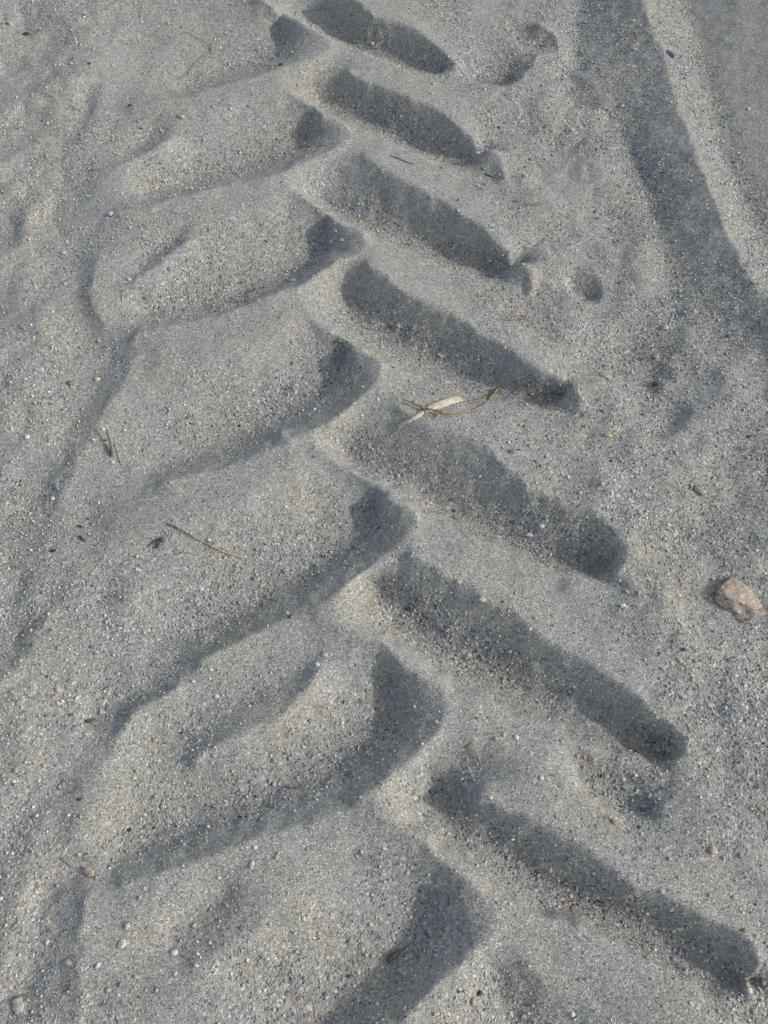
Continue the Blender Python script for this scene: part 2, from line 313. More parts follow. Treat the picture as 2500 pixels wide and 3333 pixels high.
def fibre_material(name, c, d):
    m, n, l, b = new_mat(name); b.inputs['Roughness'].default_value = 0.65
    tc = n.new('ShaderNodeTexCoord'); mp = n.new('ShaderNodeMapping'); mp.inputs['Scale'].default_value = (1, 1, 1)
    t = n.new('ShaderNodeTexNoise'); t.inputs['Scale'].default_value = 260; t.inputs['Detail'].default_value = 4
    l.new(tc.outputs['Object'], mp.inputs['Vector']); l.new(mp.outputs[0], t.inputs['Vector'])
    r = ramp(n, [(0.35, d), (0.65, c)]); l.new(t.outputs[0], r.inputs[0]); l.new(r.outputs[0], b.inputs['Base Color'])
    bm = n.new('ShaderNodeBump'); bm.inputs['Strength'].default_value = 0.4; bm.inputs['Distance'].default_value = 0.0005
    l.new(t.outputs[0], bm.inputs['Height']); l.new(bm.outputs[0], b.inputs['Normal'])
    return m
SAND = sand_material(); GRAIN = grain_material()

# ------------------------------------------------------------------ the sand sheet
def axis(a, b, step, far):
    core = np.arange(a, b + step / 2, step); out = []; s = step; p = core[-1]
    while p < b + far:
        s *= 1.12; p += s; out.append(p)
    out = np.array(out) - core[-1]
    return np.concatenate([core[0] - out[::-1], core, core[-1] + out])
ax, ay = axis(-0.95, 0.95, 0.0022, 60), axis(-0.16, 1.98, 0.0022, 60)
XX, YY = np.meshgrid(ax, ay); ZZ = relief(XX.ravel(), YY.ravel())
def mesh_from(name, co, faces, k):
    me = bpy.data.meshes.new(name); nf = len(faces)
    me.vertices.add(len(co)); me.vertices.foreach_set('co', np.ascontiguousarray(co, dtype=np.float32).ravel())
    me.loops.add(nf * k); me.loops.foreach_set('vertex_index', np.ascontiguousarray(faces, dtype=np.int32).ravel())
    me.polygons.add(nf); me.polygons.foreach_set('loop_start', np.arange(0, nf * k, k, dtype=np.int32)); me.polygons.foreach_set('loop_total', np.full(nf, k, dtype=np.int32))
    me.update(calc_edges=True); return me
n_, m_ = len(ay), len(ax); idx = np.arange(n_ * m_).reshape(n_, m_)
quads = np.stack([idx[:-1, :-1], idx[:-1, 1:], idx[1:, 1:], idx[1:, :-1]], -1).reshape(-1, 4)
gm = mesh_from('sand', np.stack([XX.ravel(), YY.ravel(), ZZ], -1), quads, 4)
gm.polygons.foreach_set('use_smooth', np.ones(len(quads), dtype=bool)); gm.materials.append(SAND)
_x, _y = XX.ravel(), YY.ravel()
def coarse(x, y):
    c = 0.42 + 0.34 * np.clip((sample(LOWP, x, y) - sample(h, x, y)) / 0.012, -1, 1) + 0.28 * noise(0, x, y, 0.07) + 0.18 * noise(4, x, y, 0.025) + 0.14 * beside(x, y) - 0.85 * drift(x, y, -0.07)
    return np.clip(c, 0, 1)
_a = gm.attributes.new('coarse', 'FLOAT', 'POINT'); _a.data.foreach_set('value', coarse(_x, _y).astype(np.float32))
ground = bpy.data.objects.new('ground', gm); COL.objects.link(ground); ground['kind'] = 'structure'

# ------------------------------------------------------------------ loose grains on the sand: nobody could count them
PHI = (1 + 5 ** .5) / 2
ICO_V = np.array([(-1, PHI, 0), (1, PHI, 0), (-1, -PHI, 0), (1, -PHI, 0), (0, -1, PHI), (0, 1, PHI), (0, -1, -PHI), (0, 1, -PHI), (PHI, 0, -1), (PHI, 0, 1), (-PHI, 0, -1), (-PHI, 0, 1)]) / math.sqrt(1 + PHI * PHI)
ICO_F = np.array([(0, 11, 5), (0, 5, 1), (0, 1, 7), (0, 7, 10), (0, 10, 11), (1, 5, 9), (5, 11, 4), (11, 10, 2), (10, 7, 6), (7, 1, 8), (3, 9, 4), (3, 4, 2), (3, 2, 6), (3, 6, 8), (3, 8, 9), (4, 9, 5), (2, 4, 11), (6, 2, 10), (8, 6, 7), (9, 8, 1)])
PAL = np.array([(.26,.262,.24),(.34,.338,.30),(.20,.205,.20),(.40,.395,.35),(.46,.45,.40),(.54,.53,.49),(.38,.34,.24),(.42,.375,.27),(.33,.24,.15),(.11,.115,.12),(.05,.053,.058),(.30,.297,.26)])
PRB = np.array([.17,.17,.12,.12,.08,.045,.075,.06,.02,.04,.02,.08]); PRB = PRB / PRB.sum()
def scatter(count):
    # candidates spread over the visible ground and a margin, kept by local coarseness
    n = count * 3
    x = rng.uniform(-0.95, 0.95, n); y = rng.uniform(-0.16, 1.98, n)
    z = relief(x, y); hollow = np.clip((sample(LOWP, x, y) - sample(h, x, y)) / 0.012, -1, 1)
    patch = noise(0, x, y, 0.07) + 0.7 * noise(4, x, y, 0.025)
    fine = drift(x, y, -0.09)
    p = np.clip(1.25 * coarse(x, y) - 0.12, 0.04, 1) * (1 - 0.85 * fine)
    keep = rng.random(n) < p
    x, y, z = x[keep][:count], y[keep][:count], z[keep][:count]; n = len(x)
    r = np.clip(rng.lognormal(math.log(0.00092), 0.42, n), 0.0005, 0.0030)
    q = rng.standard_normal((n, 4)); q /= np.linalg.norm(q, axis=1)[:, None]
    a, b, c, d = q.T
    R = np.stack([np.stack([1-2*(c*c+d*d), 2*(b*c-a*d), 2*(b*d+a*c)], -1), np.stack([2*(b*c+a*d), 1-2*(b*b+d*d), 2*(c*d-a*b)], -1), np.stack([2*(b*d-a*c), 2*(c*d+a*b), 1-2*(b*b+c*c)], -1)], 1)
    V = ICO_V[None] * (1 + rng.uniform(-0.2, 0.2, (n, 12, 1))) * np.stack([np.ones(n), rng.uniform(.6, 1, n), rng.uniform(.5, .9, n)], -1)[:, None]
    V = np.einsum('nij,nkj->nki', R, V) * r[:, None, None]
    V[:, :, 0] += x[:, None]; V[:, :, 1] += y[:, None]; V[:, :, 2] += (z + r * 0.35)[:, None]
    F = (ICO_F[None] + (np.arange(n) * 12)[:, None, None]).reshape(-1, 3)
    me = mesh_from('grit', V.reshape(-1, 3), F, 3)
    colr = PAL[rng.choice(len(PAL), n, p=PRB)] * rng.uniform(.8, 1.15, (n, 1))
    att = me.attributes.new('grain_colour', 'FLOAT_COLOR', 'POINT')
    cc = np.ones((n * 12, 4), np.float32); cc[:, :3] = np.repeat(colr, 12, 0); att.data.foreach_set('color', cc.ravel())
    me.materials.append(GRAIN)
    o = bpy.data.objects.new('grit', me); COL.objects.link(o); o['kind'] = 'stuff'; o['label'] = 'coarse grey, cream and white grains strewn over the sand'; o['category'] = 'grit'
scatter(130000)
# ------------------------------------------------------------------ things lying on the sand
TILE = {'A': (0, 0), 'B': (750, 0), 'C': (1500, 0), 'D': (0, 800), 'E': (750, 800), 'F': (1500, 800), 'G': (0, 1600), 'H': (750, 1600), 'I': (1500, 1600), 'J': (0, 2333), 'K': (750, 2333), 'L': (1500, 2333)}
def uv(t, a, b): return TILE[t][0] * 0.6636 + a * 0.4, TILE[t][1] * 0.6636 + b * 0.4
def setp(o, label, cat, group=None):
    o['label'] = label; o['category'] = cat
    if group: o['group'] = group
def link(name, me, mat, parent=None, smooth=False):
    me.materials.append(mat)
    if smooth: me.polygons.foreach_set('use_smooth', np.ones(len(me.polygons), dtype=bool))
    o = bpy.data.objects.new(name, me); COL.objects.link(o)
    if parent: o.parent = parent
    return o
def ico(sub):
    V = [tuple(v) for v in ICO_V]; F = [tuple(f) for f in ICO_F]
    for _ in range(sub):
        cache = {}; G = []
        def mid(a, b):
            k = (min(a, b), max(a, b))
            if k not in cache:
                p = (np.array(V[a]) + np.array(V[b])); p /= np.linalg.norm(p); cache[k] = len(V); V.append(tuple(p))
            return cache[k]
        for a, b, c in F:
            x, y, z = mid(a, b), mid(b, c), mid(c, a); G += [(a, x, z), (b, y, x), (c, z, y), (x, y, z)]
        F = G
    return np.array(V), np.array(F)
ICO2 = ico(2)
STONE = {
 'dark': stone_material('dark_stone', (.035, .037, .042), .3), 'slate': stone_material('slate_stone', (.115, .135, .16), .2), 'grey': stone_material('grey_stone', (.26, .26, .25)),
 'white': stone_material('white_stone', (.40, .40, .375), .2), 'cream': stone_material('cream_stone', (.38, .35, .26), .25), 'tan': stone_material('tan_stone', (.30, .24, .16), .3),
 'orange': stone_material('orange_stone', (.31, .225, .145), .3), 'pink': stone_material('pink_stone', (.31, .23, .19), .25), 'brown': stone_material('brown_stone', (.15, .125, .09), .35),
 'red': stone_material('red_stone', (.26, .145, .10), .3), 'olive': stone_material('olive_stone', (.18, .175, .12), .3)}
def stone_mesh(name, rx, ry, rz, ang, rough):
    V, F = ICO2; ph = rng.uniform(0, 20, 3); D = V.copy()
    for _ in range(7):                                  # flat facets knocked off the round form
        nrm = rng.standard_normal(3); nrm /= np.linalg.norm(nrm); lim = 1 - rough * rng.uniform(.3, 1.5)
        dd = D @ nrm; D -= np.maximum(dd - lim, 0)[:, None] * nrm * 0.9
    D = D * (1 + 0.06 * np.sin(5 * V[:, :1] + ph[0]) * np.sin(4 * V[:, 1:2] + ph[1])) * np.array([rx, ry, rz])
    c, s = math.cos(ang), math.sin(ang); D = D @ np.array([[c, s, 0], [-s, c, 0], [0, 0, 1]])
    return mesh_from(name, D, F, 3)
PEB = []
def pebble(t, a, b, d, colour, label, asp=0.8, ang=0.0, name='pebble', cat='pebble', rough=0.24):
    u, v = uv(t, a, b); x, y, z = at(u, v); r = d * 0.4 * px(u, v) * 0.44
    o = link(name, stone_mesh(name, r, r * asp, r * 0.62 * min(1, asp + .2), math.radians(ang), rough), STONE[colour], smooth=True)
    o.location = (x, y, z + r * 0.12); setp(o, label, cat, 'loose pebbles on the sand' if name == 'pebble' else 'lumps of damp sand'); return o

def tube_geo(P, R, sides=8, flat=1.0, up=None):
    P = [Vector(p) for p in P]; V = []; F = []
    for i, p in enumerate(P):
        t = (P[min(i + 1, len(P) - 1)] - P[max(i - 1, 0)]).normalized(); n1 = t.cross(Vector((0, 0, 1)))
        n1 = n1.normalized() if n1.length > 1e-4 else Vector((1, 0, 0)); n2 = n1.cross(t)
        for k in range(sides):
            a = 2 * math.pi * k / sides; V.append(p + n1 * (R[i] * math.cos(a)) + n2 * (R[i] * flat * math.sin(a)))
    for i in range(len(P) - 1):
        for k in range(sides): F.append((i * sides + k, i * sides + (k + 1) % sides, (i + 1) * sides + (k + 1) % sides, (i + 1) * sides + k))
    F.append(tuple(range(sides))[::-1]); F.append(tuple((len(P) - 1) * sides + k for k in range(sides)))
    return V, F
def path(t, pts, lift, sub=5):                          # pts in tile coordinates, lift (mm) per point; a smooth curve laid on the sand
    C3 = []
    for (a, b), l in zip(pts, lift):
        u, v = uv(t, a, b); x, y, z = at(u, v); C3.append(Vector((x, y, z + l * 0.001)))
    out = []
    for i in range(len(C3) - 1):
        p0, p1, p2, p3 = C3[max(i - 1, 0)], C3[i], C3[i + 1], C3[min(i + 2, len(C3) - 1)]
        for j in range(sub):
            s = j / sub; out.append(0.5 * ((2 * p1) + (-p0 + p2) * s + (2 * p0 - 5 * p1 + 4 * p2 - p3) * s * s + (-p0 + 3 * p1 - 3 * p2 + p3) * s ** 3))
    out.append(C3[-1]); return out
def stick(name, t, pts, lift, rad, mat, parent=None, flat=0.8, wob=0.12, origin=None):
    P = path(t, pts, lift); n = len(P); rr = np.interp(np.linspace(0, 1, n), np.linspace(0, 1, len(rad)), rad) * 0.001 * (1 + rng.uniform(-wob, wob, n))
    o0 = origin if origin is not None else P[0]
    V, F = tube_geo([p - o0 for p in P], rr, 8, flat)
    me = bpy.data.meshes.new(name); me.from_pydata([tuple(v) for v in V], [], F); me.update()
    o = link(name, me, mat, parent, smooth=True)
    if parent is None: o.location = o0
    return o
def empty(name, loc):
    o = bpy.data.objects.new(name, None); COL.objects.link(o); o.location = loc; o.empty_display_size = 0.01; return o
PALE = fibre_material('pale_straw', (.52, .47, .35), (.31, .26, .17)); BROWN = fibre_material('brown_stalk', (.30, .20, .11), (.14, .09, .05))
DARKW = fibre_material('dark_wood', (.10, .085, .07), (.035, .03, .03)); GREYW = fibre_material('grey_wood', (.34, .31, .26), (.16, .14, .12)); TANW = fibre_material('tan_wood', (.44, .32, .19), (.22, .15, .09))

# pale split reed and the brown stalk lying across it
P = path('E', [(907, 985), (935, 962), (985, 938), (1040, 905), (1090, 880), (1140, 862), (1195, 842), (1228, 838), (1258, 842)], [1, 1.5, 2, 2.5, 3, 3.5, 4, 4, 3.5], 5)
n = len(P); W = np.interp(np.linspace(0, 1, n), np.linspace(0, 1, 9), [2.4, 3.0, 3.2, 3.8, 6.0, 7.0, 7.2, 5.6, 0.8]) * 0.001
V, F = [], []
for i, p in enumerate(P):
    tt = (P[min(i + 1, n - 1)] - P[max(i - 1, 0)]).normalized(); s_ = tt.cross(Vector((0, 0, 1))).normalized()
    for k in range(9):
        q = (k / 8 - 0.5) * 2; rdg = 0.0005 * math.sin(k * 2.4 + i * .12)
        V.append(p + s_ * q * W[i] + Vector((0, 0, 0.0016 * (1 - q * q) + rdg)) + s_ * (0.0005 * math.sin(i * 1.7) * (abs(q) > .9)) - P[0])
for i in range(n - 1):
    for k in range(8): F.append((i * 9 + k, i * 9 + k + 1, (i + 1) * 9 + k + 1, (i + 1) * 9 + k))
me = bpy.data.meshes.new('dry_reed'); me.from_pydata([tuple(v) for v in V], [], F); me.update()
reed = link('dry_reed', me, PALE, smooth=True); reed.location = P[0]
md = reed.modifiers.new('thickness', 'SOLIDIFY'); md.thickness = 0.0010; md.offset = -1
setp(reed, 'pale cream split reed lying under the brown stalk in the middle', 'reed')
o0 = Vector(at(*uv('E', 930, 835))); st = empty('dry_stalk', o0); setp(st, 'thin brown jointed stalk with a root knob, lying across the pale reed', 'stalk')
stick('stem', 'E', [(930, 836), (985, 862), (1036, 884), (1090, 900), (1142, 914), (1200, 913), (1250, 906), (1300, 894), (1345, 878), (1378, 856), (1400, 828)], [4, 5, 6.5, 7, 6, 4, 3, 3, 3, 3, 3], [.8, 1.2, 1.5, 1.35, 1.4, 1.15, 1.05, 1.0, 1.0, 1.1, 1.3], BROWN, st, 1.0, origin=o0)
stick('root_knob', 'E', [(1398, 832), (1418, 812), (1436, 790), (1456, 784), (1462, 800)], [3, 4, 5, 5, 4], [1.4, 2.2, 2.4, 2.0, 1.0], BROWN, st, 1.0, .2, o0)
for q in ([(1018, 876), (1036, 884), (1054, 891)], [(1128, 909), (1143, 914), (1160, 915)]): stick('joint', 'E', q, [6.2, 6.8, 6.2], [1.3, 2.3, 1.3], BROWN, st, 1.0, .05, o0)
stick('side_shoot', 'E', [(1040, 888), (1060, 912), (1084, 936)], [6, 5, 4], [1.1, .9, .5], BROWN, st, 1.0, origin=o0)
stick('side_shoot', 'E', [(1143, 914), (1126, 924), (1110, 940)], [5, 4, 3], [1.1, .9, .5], TANW, st, 1.0, origin=o0)
for q in ([(1430, 796), (1390, 812), (1340, 828), (1316, 842)], [(1424, 806), (1380, 826), (1320, 838), (1256, 846)], [(1418, 812), (1380, 832), (1350, 850), (1285, 852)]): stick('root_hair', 'E', q, [5, 5, 3, 1.5], [.5, .35, .3, .2], DARKW, st, 1.0, origin=o0)

# long twig at the left
o0 = Vector(at(*uv('G', 905, 180))); tw = empty('long_twig', o0); setp(tw, 'long thin brown twig lying slantwise at the left, darker at its upper end', 'twig')
stick('twig_stem', 'G', [(1045, 250), (1095, 272), (1150, 300), (1200, 325), (1250, 345), (1300, 356), (1342, 364)], [2.5, 2.5, 2, 2, 2, 2, 2], [.8, .85, 1.0, .9, 1.0, .8, .35], TANW, tw, 1.0, origin=o0)
d_ = stick('dark_tip', 'G', [(903, 178), (950, 196), (1000, 226), (1047, 251)], [2, 2.5, 3, 2.6], [.9, .9, .85, .8], DARKW, tw, 1.0, origin=o0)
stick('node', 'G', [(1138, 294), (1150, 300), (1164, 307)], [2.2, 2.3, 2.2], [1.0, 1.6, 1.0], TANW, tw, 1.0, .05, o0)
# forked twig at the upper left
o0 = Vector(at(*uv('A', 975, 432))); tw = empty('forked_twig', o0); setp(tw, 'forked brown rootlet with a long thin tip near the top left', 'twig')
stick('lower_branch', 'A', [(972, 432), (1010, 400), (1040, 362), (1080, 325), (1120, 298), (1147, 284)], [1, 1.5, 2, 3, 3, 3], [.35, .6, .8, .8, .9, 1.2], BROWN, tw, 1.0, origin=o0)
stick('upper_branch', 'A', [(1147, 284), (1140, 262), (1118, 240), (1070, 212), (1018, 181), (968, 186)], [3, 3, 3, 3, 2, 1], [1.2, .9, .65, .55, .5, .3], BROWN, tw, 1.0, origin=o0)
stick('side_shoot', 'A', [(1147, 280), (1156, 245), (1162, 200)], [3, 3, 2], [.9, .5, .25], TANW, tw, 1.0, origin=o0)

def one(name, label, cat, t, pts, lift, rad, mat, flat=.9):
    o = stick(name, t, pts, lift, rad, mat, None, flat); setp(o, label, cat); return o
one('dry_sliver', 'dark upright sliver of dry grass standing at the left, casting a small shadow', 'grass blade', 'D', [(604, 1136), (606, 1110), (600, 1070), (590, 1030), (583, 998)], [0, 5, 9, 11, 12], [1.5, 1.7, 1.2, .9, .3], DARKW, 2.2)
one('dry_sliver', 'pale flat leaf strip pressed into the sand beside the dark upright sliver', 'leaf', 'D', [(616, 1050), (628, 1090), (642, 1140), (658, 1188)], [.6, .8, .8, .5], [.8, 1.8, 2.0, .8], GREYW, .2)
one('small_twig', 'short dark straight twig on the ridge below the second right print', 'twig', 'B', [(862, 842), (905, 858), (950, 876), (994, 892)], [1, 1.2, 1.2, 1], [.4, .75, .7, .3], DARKW)
one('small_twig', 'tiny dark upright splinter right of the short dark straight twig', 'twig', 'B', [(1122, 860), (1120, 846), (1118, 834)], [0, 3, 5], [.7, .6, .3], DARKW)
one('small_twig', 'dark splinter below the end of the second right print', 'twig', 'B', [(1372, 938), (1400, 952), (1428, 966)], [1, 1.4, 1], [.6, .9, .4], DARKW)
one('small_twig', 'tiny black splinter lying level on the slope left of the bank', 'twig', 'C', [(1066, 936), (1090, 933), (1112, 931)], [1, 1, 1], [.6, .8, .4], DARKW)
one('small_twig', 'thin curved splinter on the lit strip of the bank', 'twig', 'C', [(1232, 584), (1252, 600), (1266, 622), (1272, 650)], [1, 1.5, 1.5, 1], [.3, .5, .5, .3], DARKW)
one('small_twig', 'short black splinter on the low end of the bank', 'twig', 'C', [(1560, 1518), (1572, 1530), (1584, 1540)], [1, 1, 1], [.6, 1., .4], DARKW)
one('grass_thread', 'fine pale thread of dry grass on the ridge above the third right print', 'grass blade', 'C', [(175, 1182), (230, 1190), (290, 1194), (352, 1190)], [1, 1.2, 1.2, 1], [.3, .5, .5, .2], PALE)
one('small_twig', 'short thin brown twig on the ridge between third and fourth right prints', 'twig', 'F', [(80, 272), (115, 274), (162, 276)], [1, 1.3, 1], [.3, .55, .3], BROWN)
one('grass_thread', 'pale dry stem hanging down the slope above a reddish crumb at right', 'grass blade', 'F', [(1152, 350), (1146, 380), (1132, 410), (1122, 440)], [1, 1.5, 1.5, 1], [.3, .6, .7, .5], PALE)
one('small_twig', 'brown curled stem in the hollow at the right, above the pale hanging stem', 'twig', 'F', [(1160, 262), (1148, 290), (1132, 316)], [1, 1.5, 1], [.5, 1.0, .5], GREYW)
def sprig(label, t, main, shoots, mat, lift=2.0, r=.7):
    u0 = Vector(at(*uv(t, *main[0]))); e = empty('dry_sprig', u0); setp(e, label, 'sprig')
    stick('stem', t, main, [lift] * len(main), [r * .4] + [r] * (len(main) - 1), mat, e, 1.0, origin=u0)
    for s in shoots: stick('side_shoot', t, s, [lift] * len(s), [r] + [r * .45] * (len(s) - 1), mat, e, 1.0, origin=u0)
sprig('small forked brown sprig high on the right side of the second print', 'C', [(348, 1084), (365, 1100), (385, 1112), (405, 1106), (436, 1098)], [[(385, 1112), (410, 1114), (440, 1112)], [(405, 1106), (420, 1096), (440, 1086)]], BROWN)
sprig('orange brown sprig with a long pale tail above the fourth right print', 'F', [(190, 396), (240, 404), (285, 405), (320, 398), (358, 380), (362, 370)], [[(320, 398), (350, 404), (385, 414), (402, 432)], [(285, 405), (310, 392), (330, 388)]], BROWN, 2, .8)
sprig('dark forked debris beside a blackish bud below the left block', 'G', [(800, 304), (822, 282), (846, 262), (880, 250)], [[(846, 262), (852, 280), (856, 300)], [(822, 282), (836, 276), (850, 272)]], DARKW, 1.6, .9)
sprig('pale dried tuft standing in the dark hollow at lower left', 'G', [(545, 1212), (548, 1180), (540, 1130)], [[(548, 1200), (556, 1165), (554, 1128)], [(548, 1205), (560, 1190), (566, 1160)]], PALE, 3, .5)
sprig('tan three pointed dry sprig with a grey tail in the lower right print', 'L', [(555, 1000), (590, 1006), (612, 1004), (655, 1004)], [[(612, 1004), (618, 1020), (606, 1056)], [(612, 1004), (614, 990)], [(618, 1020), (612, 1040), (614, 1052)]], TANW, 2.2, .8)
# bark chips
def chip(t, a, b, l, wd, ang, mat, label, h=2.5):
    u, v = uv(t, a, b); x, y, z = at(u, v); s = px(u, v) * 0.4
    V, F = ICO2; D = V.copy(); D = np.sign(D) * np.abs(D) ** 0.65; D = D * (1 + .12 * np.sin(9 * V[:, 1:2] + rng.uniform(0, 6)) + rng.uniform(-.05, .05, (len(V), 1))) * np.array([l * s / 2, wd * s / 2, h * .001])
    c, q = math.cos(math.radians(ang)), math.sin(math.radians(ang)); D = D @ np.array([[c, q, 0], [-q, c, 0], [0, 0, 1]])
    o = link('bark_chip', mesh_from('bark_chip', D, F, 3), mat); o.location = (x, y, z + h * .0006); setp(o, label, 'bark chip'); return o
chip('F', 790, 1026, 50, 20, -12, TANW, 'small tan wood chip on open sand right of the third and fourth prints')
chip('F', 1288, 1325, 70, 34, -35, GREYW, 'ragged grey brown bark chip on the right, above the pinkish stone', 3.5)
chip('F', 778, 704, 62, 26, -30, GREYW, 'flat grey bark flake on the sand right of the third right print', 1.5)
chip('K', 880, 1296, 84, 30, 35, DARKW, 'blackish bark chip in the shadow of the lowest left print', 4)
chip('G', 448, 256, 52, 14, -38, DARKW, 'thin dark bark splinter at left, above a black pebble with a white spot', 2)
chip('G', 478, 1244, 52, 18, 18, DARKW, 'dark brown bark piece at the bottom of the hollow at lower left', 2.5)
chip('G', 876, 264, 26, 24, 0, DARKW, 'small blackish bud at the right end of the dark forked debris', 3)
chip('G', 854, 292, 22, 32, 0, DARKW, 'dark flake hanging below the forked debris at left', 2)
chip('G', 436, 190, 40, 9, -14, DARKW, 'thin black splinter above the dark bark splinter at left', 1.5)
chip('J', 100, 1555, 62, 84, 20, GREYW, 'flat beige shell like flake in the lower left corner', 2.5)
chip('J', 480, 838, 60, 44, -20, GREYW, 'flat grey flake beside an orange crumb at lower left', 1.5)
chip('J', 1155, 205, 34, 28, -30, GREYW, 'small flat pale grey flake on the left block near the bottom', 1.2)
chip('B', 905, 356, 30, 10, 25, PALE, 'pale cream sliver on the ridge below the topmost right print', 1.5)
chip('I', 874, 617, 32, 20, 8, STONE['white'], 'bluish white chip on the open sand left of the pinkish stone', 2)
one('small_twig', 'reddish brown splinter on the lit sand at lower left', 'twig', 'J', [(335, 764), (352, 778), (370, 794), (388, 812)], [1, 1.5, 1.4, 1], [.9, 1.0, .8, .5], BROWN)
one('small_twig', 'dark straight splinter lying in the shadow band at the bottom left', 'twig', 'J', [(1530, 380), (1562, 383), (1602, 386)], [1, 1.2, 1], [.6, .7, .3], DARKW)
one('small_twig', 'shorter dark splinter below the dark straight one in the shadow band', 'twig', 'J', [(1285, 538), (1312, 541), (1342, 540)], [1, 1.2, 1], [.7, .9, .4], DARKW)
one('small_twig', 'grey needle leaning on the sand beside an orange pebble, low centre', 'twig', 'K', [(1306, 138), (1320, 172), (1338, 216), (1352, 252)], [1, 4, 3, 1], [.6, .7, .6, .4], GREYW)
one('small_twig', 'short grey stick among grit at the left edge', 'twig', 'G', [(172, 1372), (190, 1348), (212, 1322)], [1, 1.4, 1], [.7, .9, .5], GREYW)
one('small_twig', 'fine brown rootlet at the top left below the black pebble', 'twig', 'A', [(388, 570), (402, 586), (434, 596)], [1, 1.3, 1], [.3, .5, .3], BROWN)
one('small_twig', 'faint grey needle on the left block right of the long twig', 'twig', 'G', [(1325, 234), (1360, 233), (1400, 236)], [.8, 1, .8], [.3, .45, .3], GREYW)
one('small_twig', 'brown rootlet curling under the pinkish stone', 'twig', 'I', [(1478, 664), (1500, 690), (1530, 706), (1560, 698), (1582, 668)], [1, 2, 2.5, 2.5, 2], [.6, 1.0, 1.1, .9, .5], BROWN)
one('small_twig', 'upright tan straw bit in the third left print', 'twig', 'D', [(660, 300), (668, 270), (676, 236)], [1, 3, 4], [.7, .8, .5], TANW)

# the pinkish stone
def big_stone():
    top = [((1388, 545), 13), ((1404, 506), 14), ((1462, 456), 14), ((1528, 500), 17), ((1598, 566), 15), ((1640, 628), 8), ((1596, 640), 12), ((1500, 598), 19), ((1432, 572), 19)]
    low = [((1366, 560), 4), ((1376, 520), 2), ((1460, 452), -4), ((1540, 500), -4), ((1650, 640), -3), ((1604, 658), 1), ((1545, 668), 1), ((1476, 656), 1), ((1408, 628), 1), ((1372, 592), 2)]
    c0 = at(*uv('I', 1500, 580)); pts = []
    for (a, b), hh in top + low:
        u, v = uv('I', a, b); z = c0[2] + hh * .00078; x, y = on_plane(u, v, z); pts.append((x - c0[0], y - c0[1], z - c0[2]))
        if hh <= 4: pts.append((x - c0[0], y - c0[1], -0.008))
    import bmesh
    bm = bmesh.new()
    for p in pts: bm.verts.new(p)
    bmesh.ops.convex_hull(bm, input=bm.verts[:]); 
    for v in [v for v in bm.verts if not v.link_faces]: bm.verts.remove(v)
    bmesh.ops.subdivide_edges(bm, edges=bm.edges[:], cuts=5, use_grid_fill=True); bmesh.ops.triangulate(bm, faces=bm.faces[:])
    bmesh.ops.subdivide_edges(bm, edges=bm.edges[:], cuts=1, use_grid_fill=True)
    bmesh.ops.smooth_vert(bm, verts=bm.verts[:], factor=0.4, use_axis_x=True, use_axis_y=True, use_axis_z=True)
    bm.normal_update()
    from mathutils import noise as mn
    for v in bm.verts:
        f_ = mn.noise(v.co * 90) * 0.0016 + mn.noise(v.co * 260) * 0.0006 + (abs(mn.noise(v.co * 45)) * -0.003)
        v.co += v.normal * f_
    bm.normal_update()
    me = bpy.data.meshes.new('stone'); bm.to_mesh(me); bm.free()
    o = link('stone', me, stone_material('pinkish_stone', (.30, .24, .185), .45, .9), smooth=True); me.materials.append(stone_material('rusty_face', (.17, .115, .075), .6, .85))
    me.update()
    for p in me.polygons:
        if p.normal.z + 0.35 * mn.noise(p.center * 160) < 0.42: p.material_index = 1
    o.location = c0; setp(o, 'largest stone, pinkish beige and angular with a rusty edge, at the right', 'stone')
big_stone()

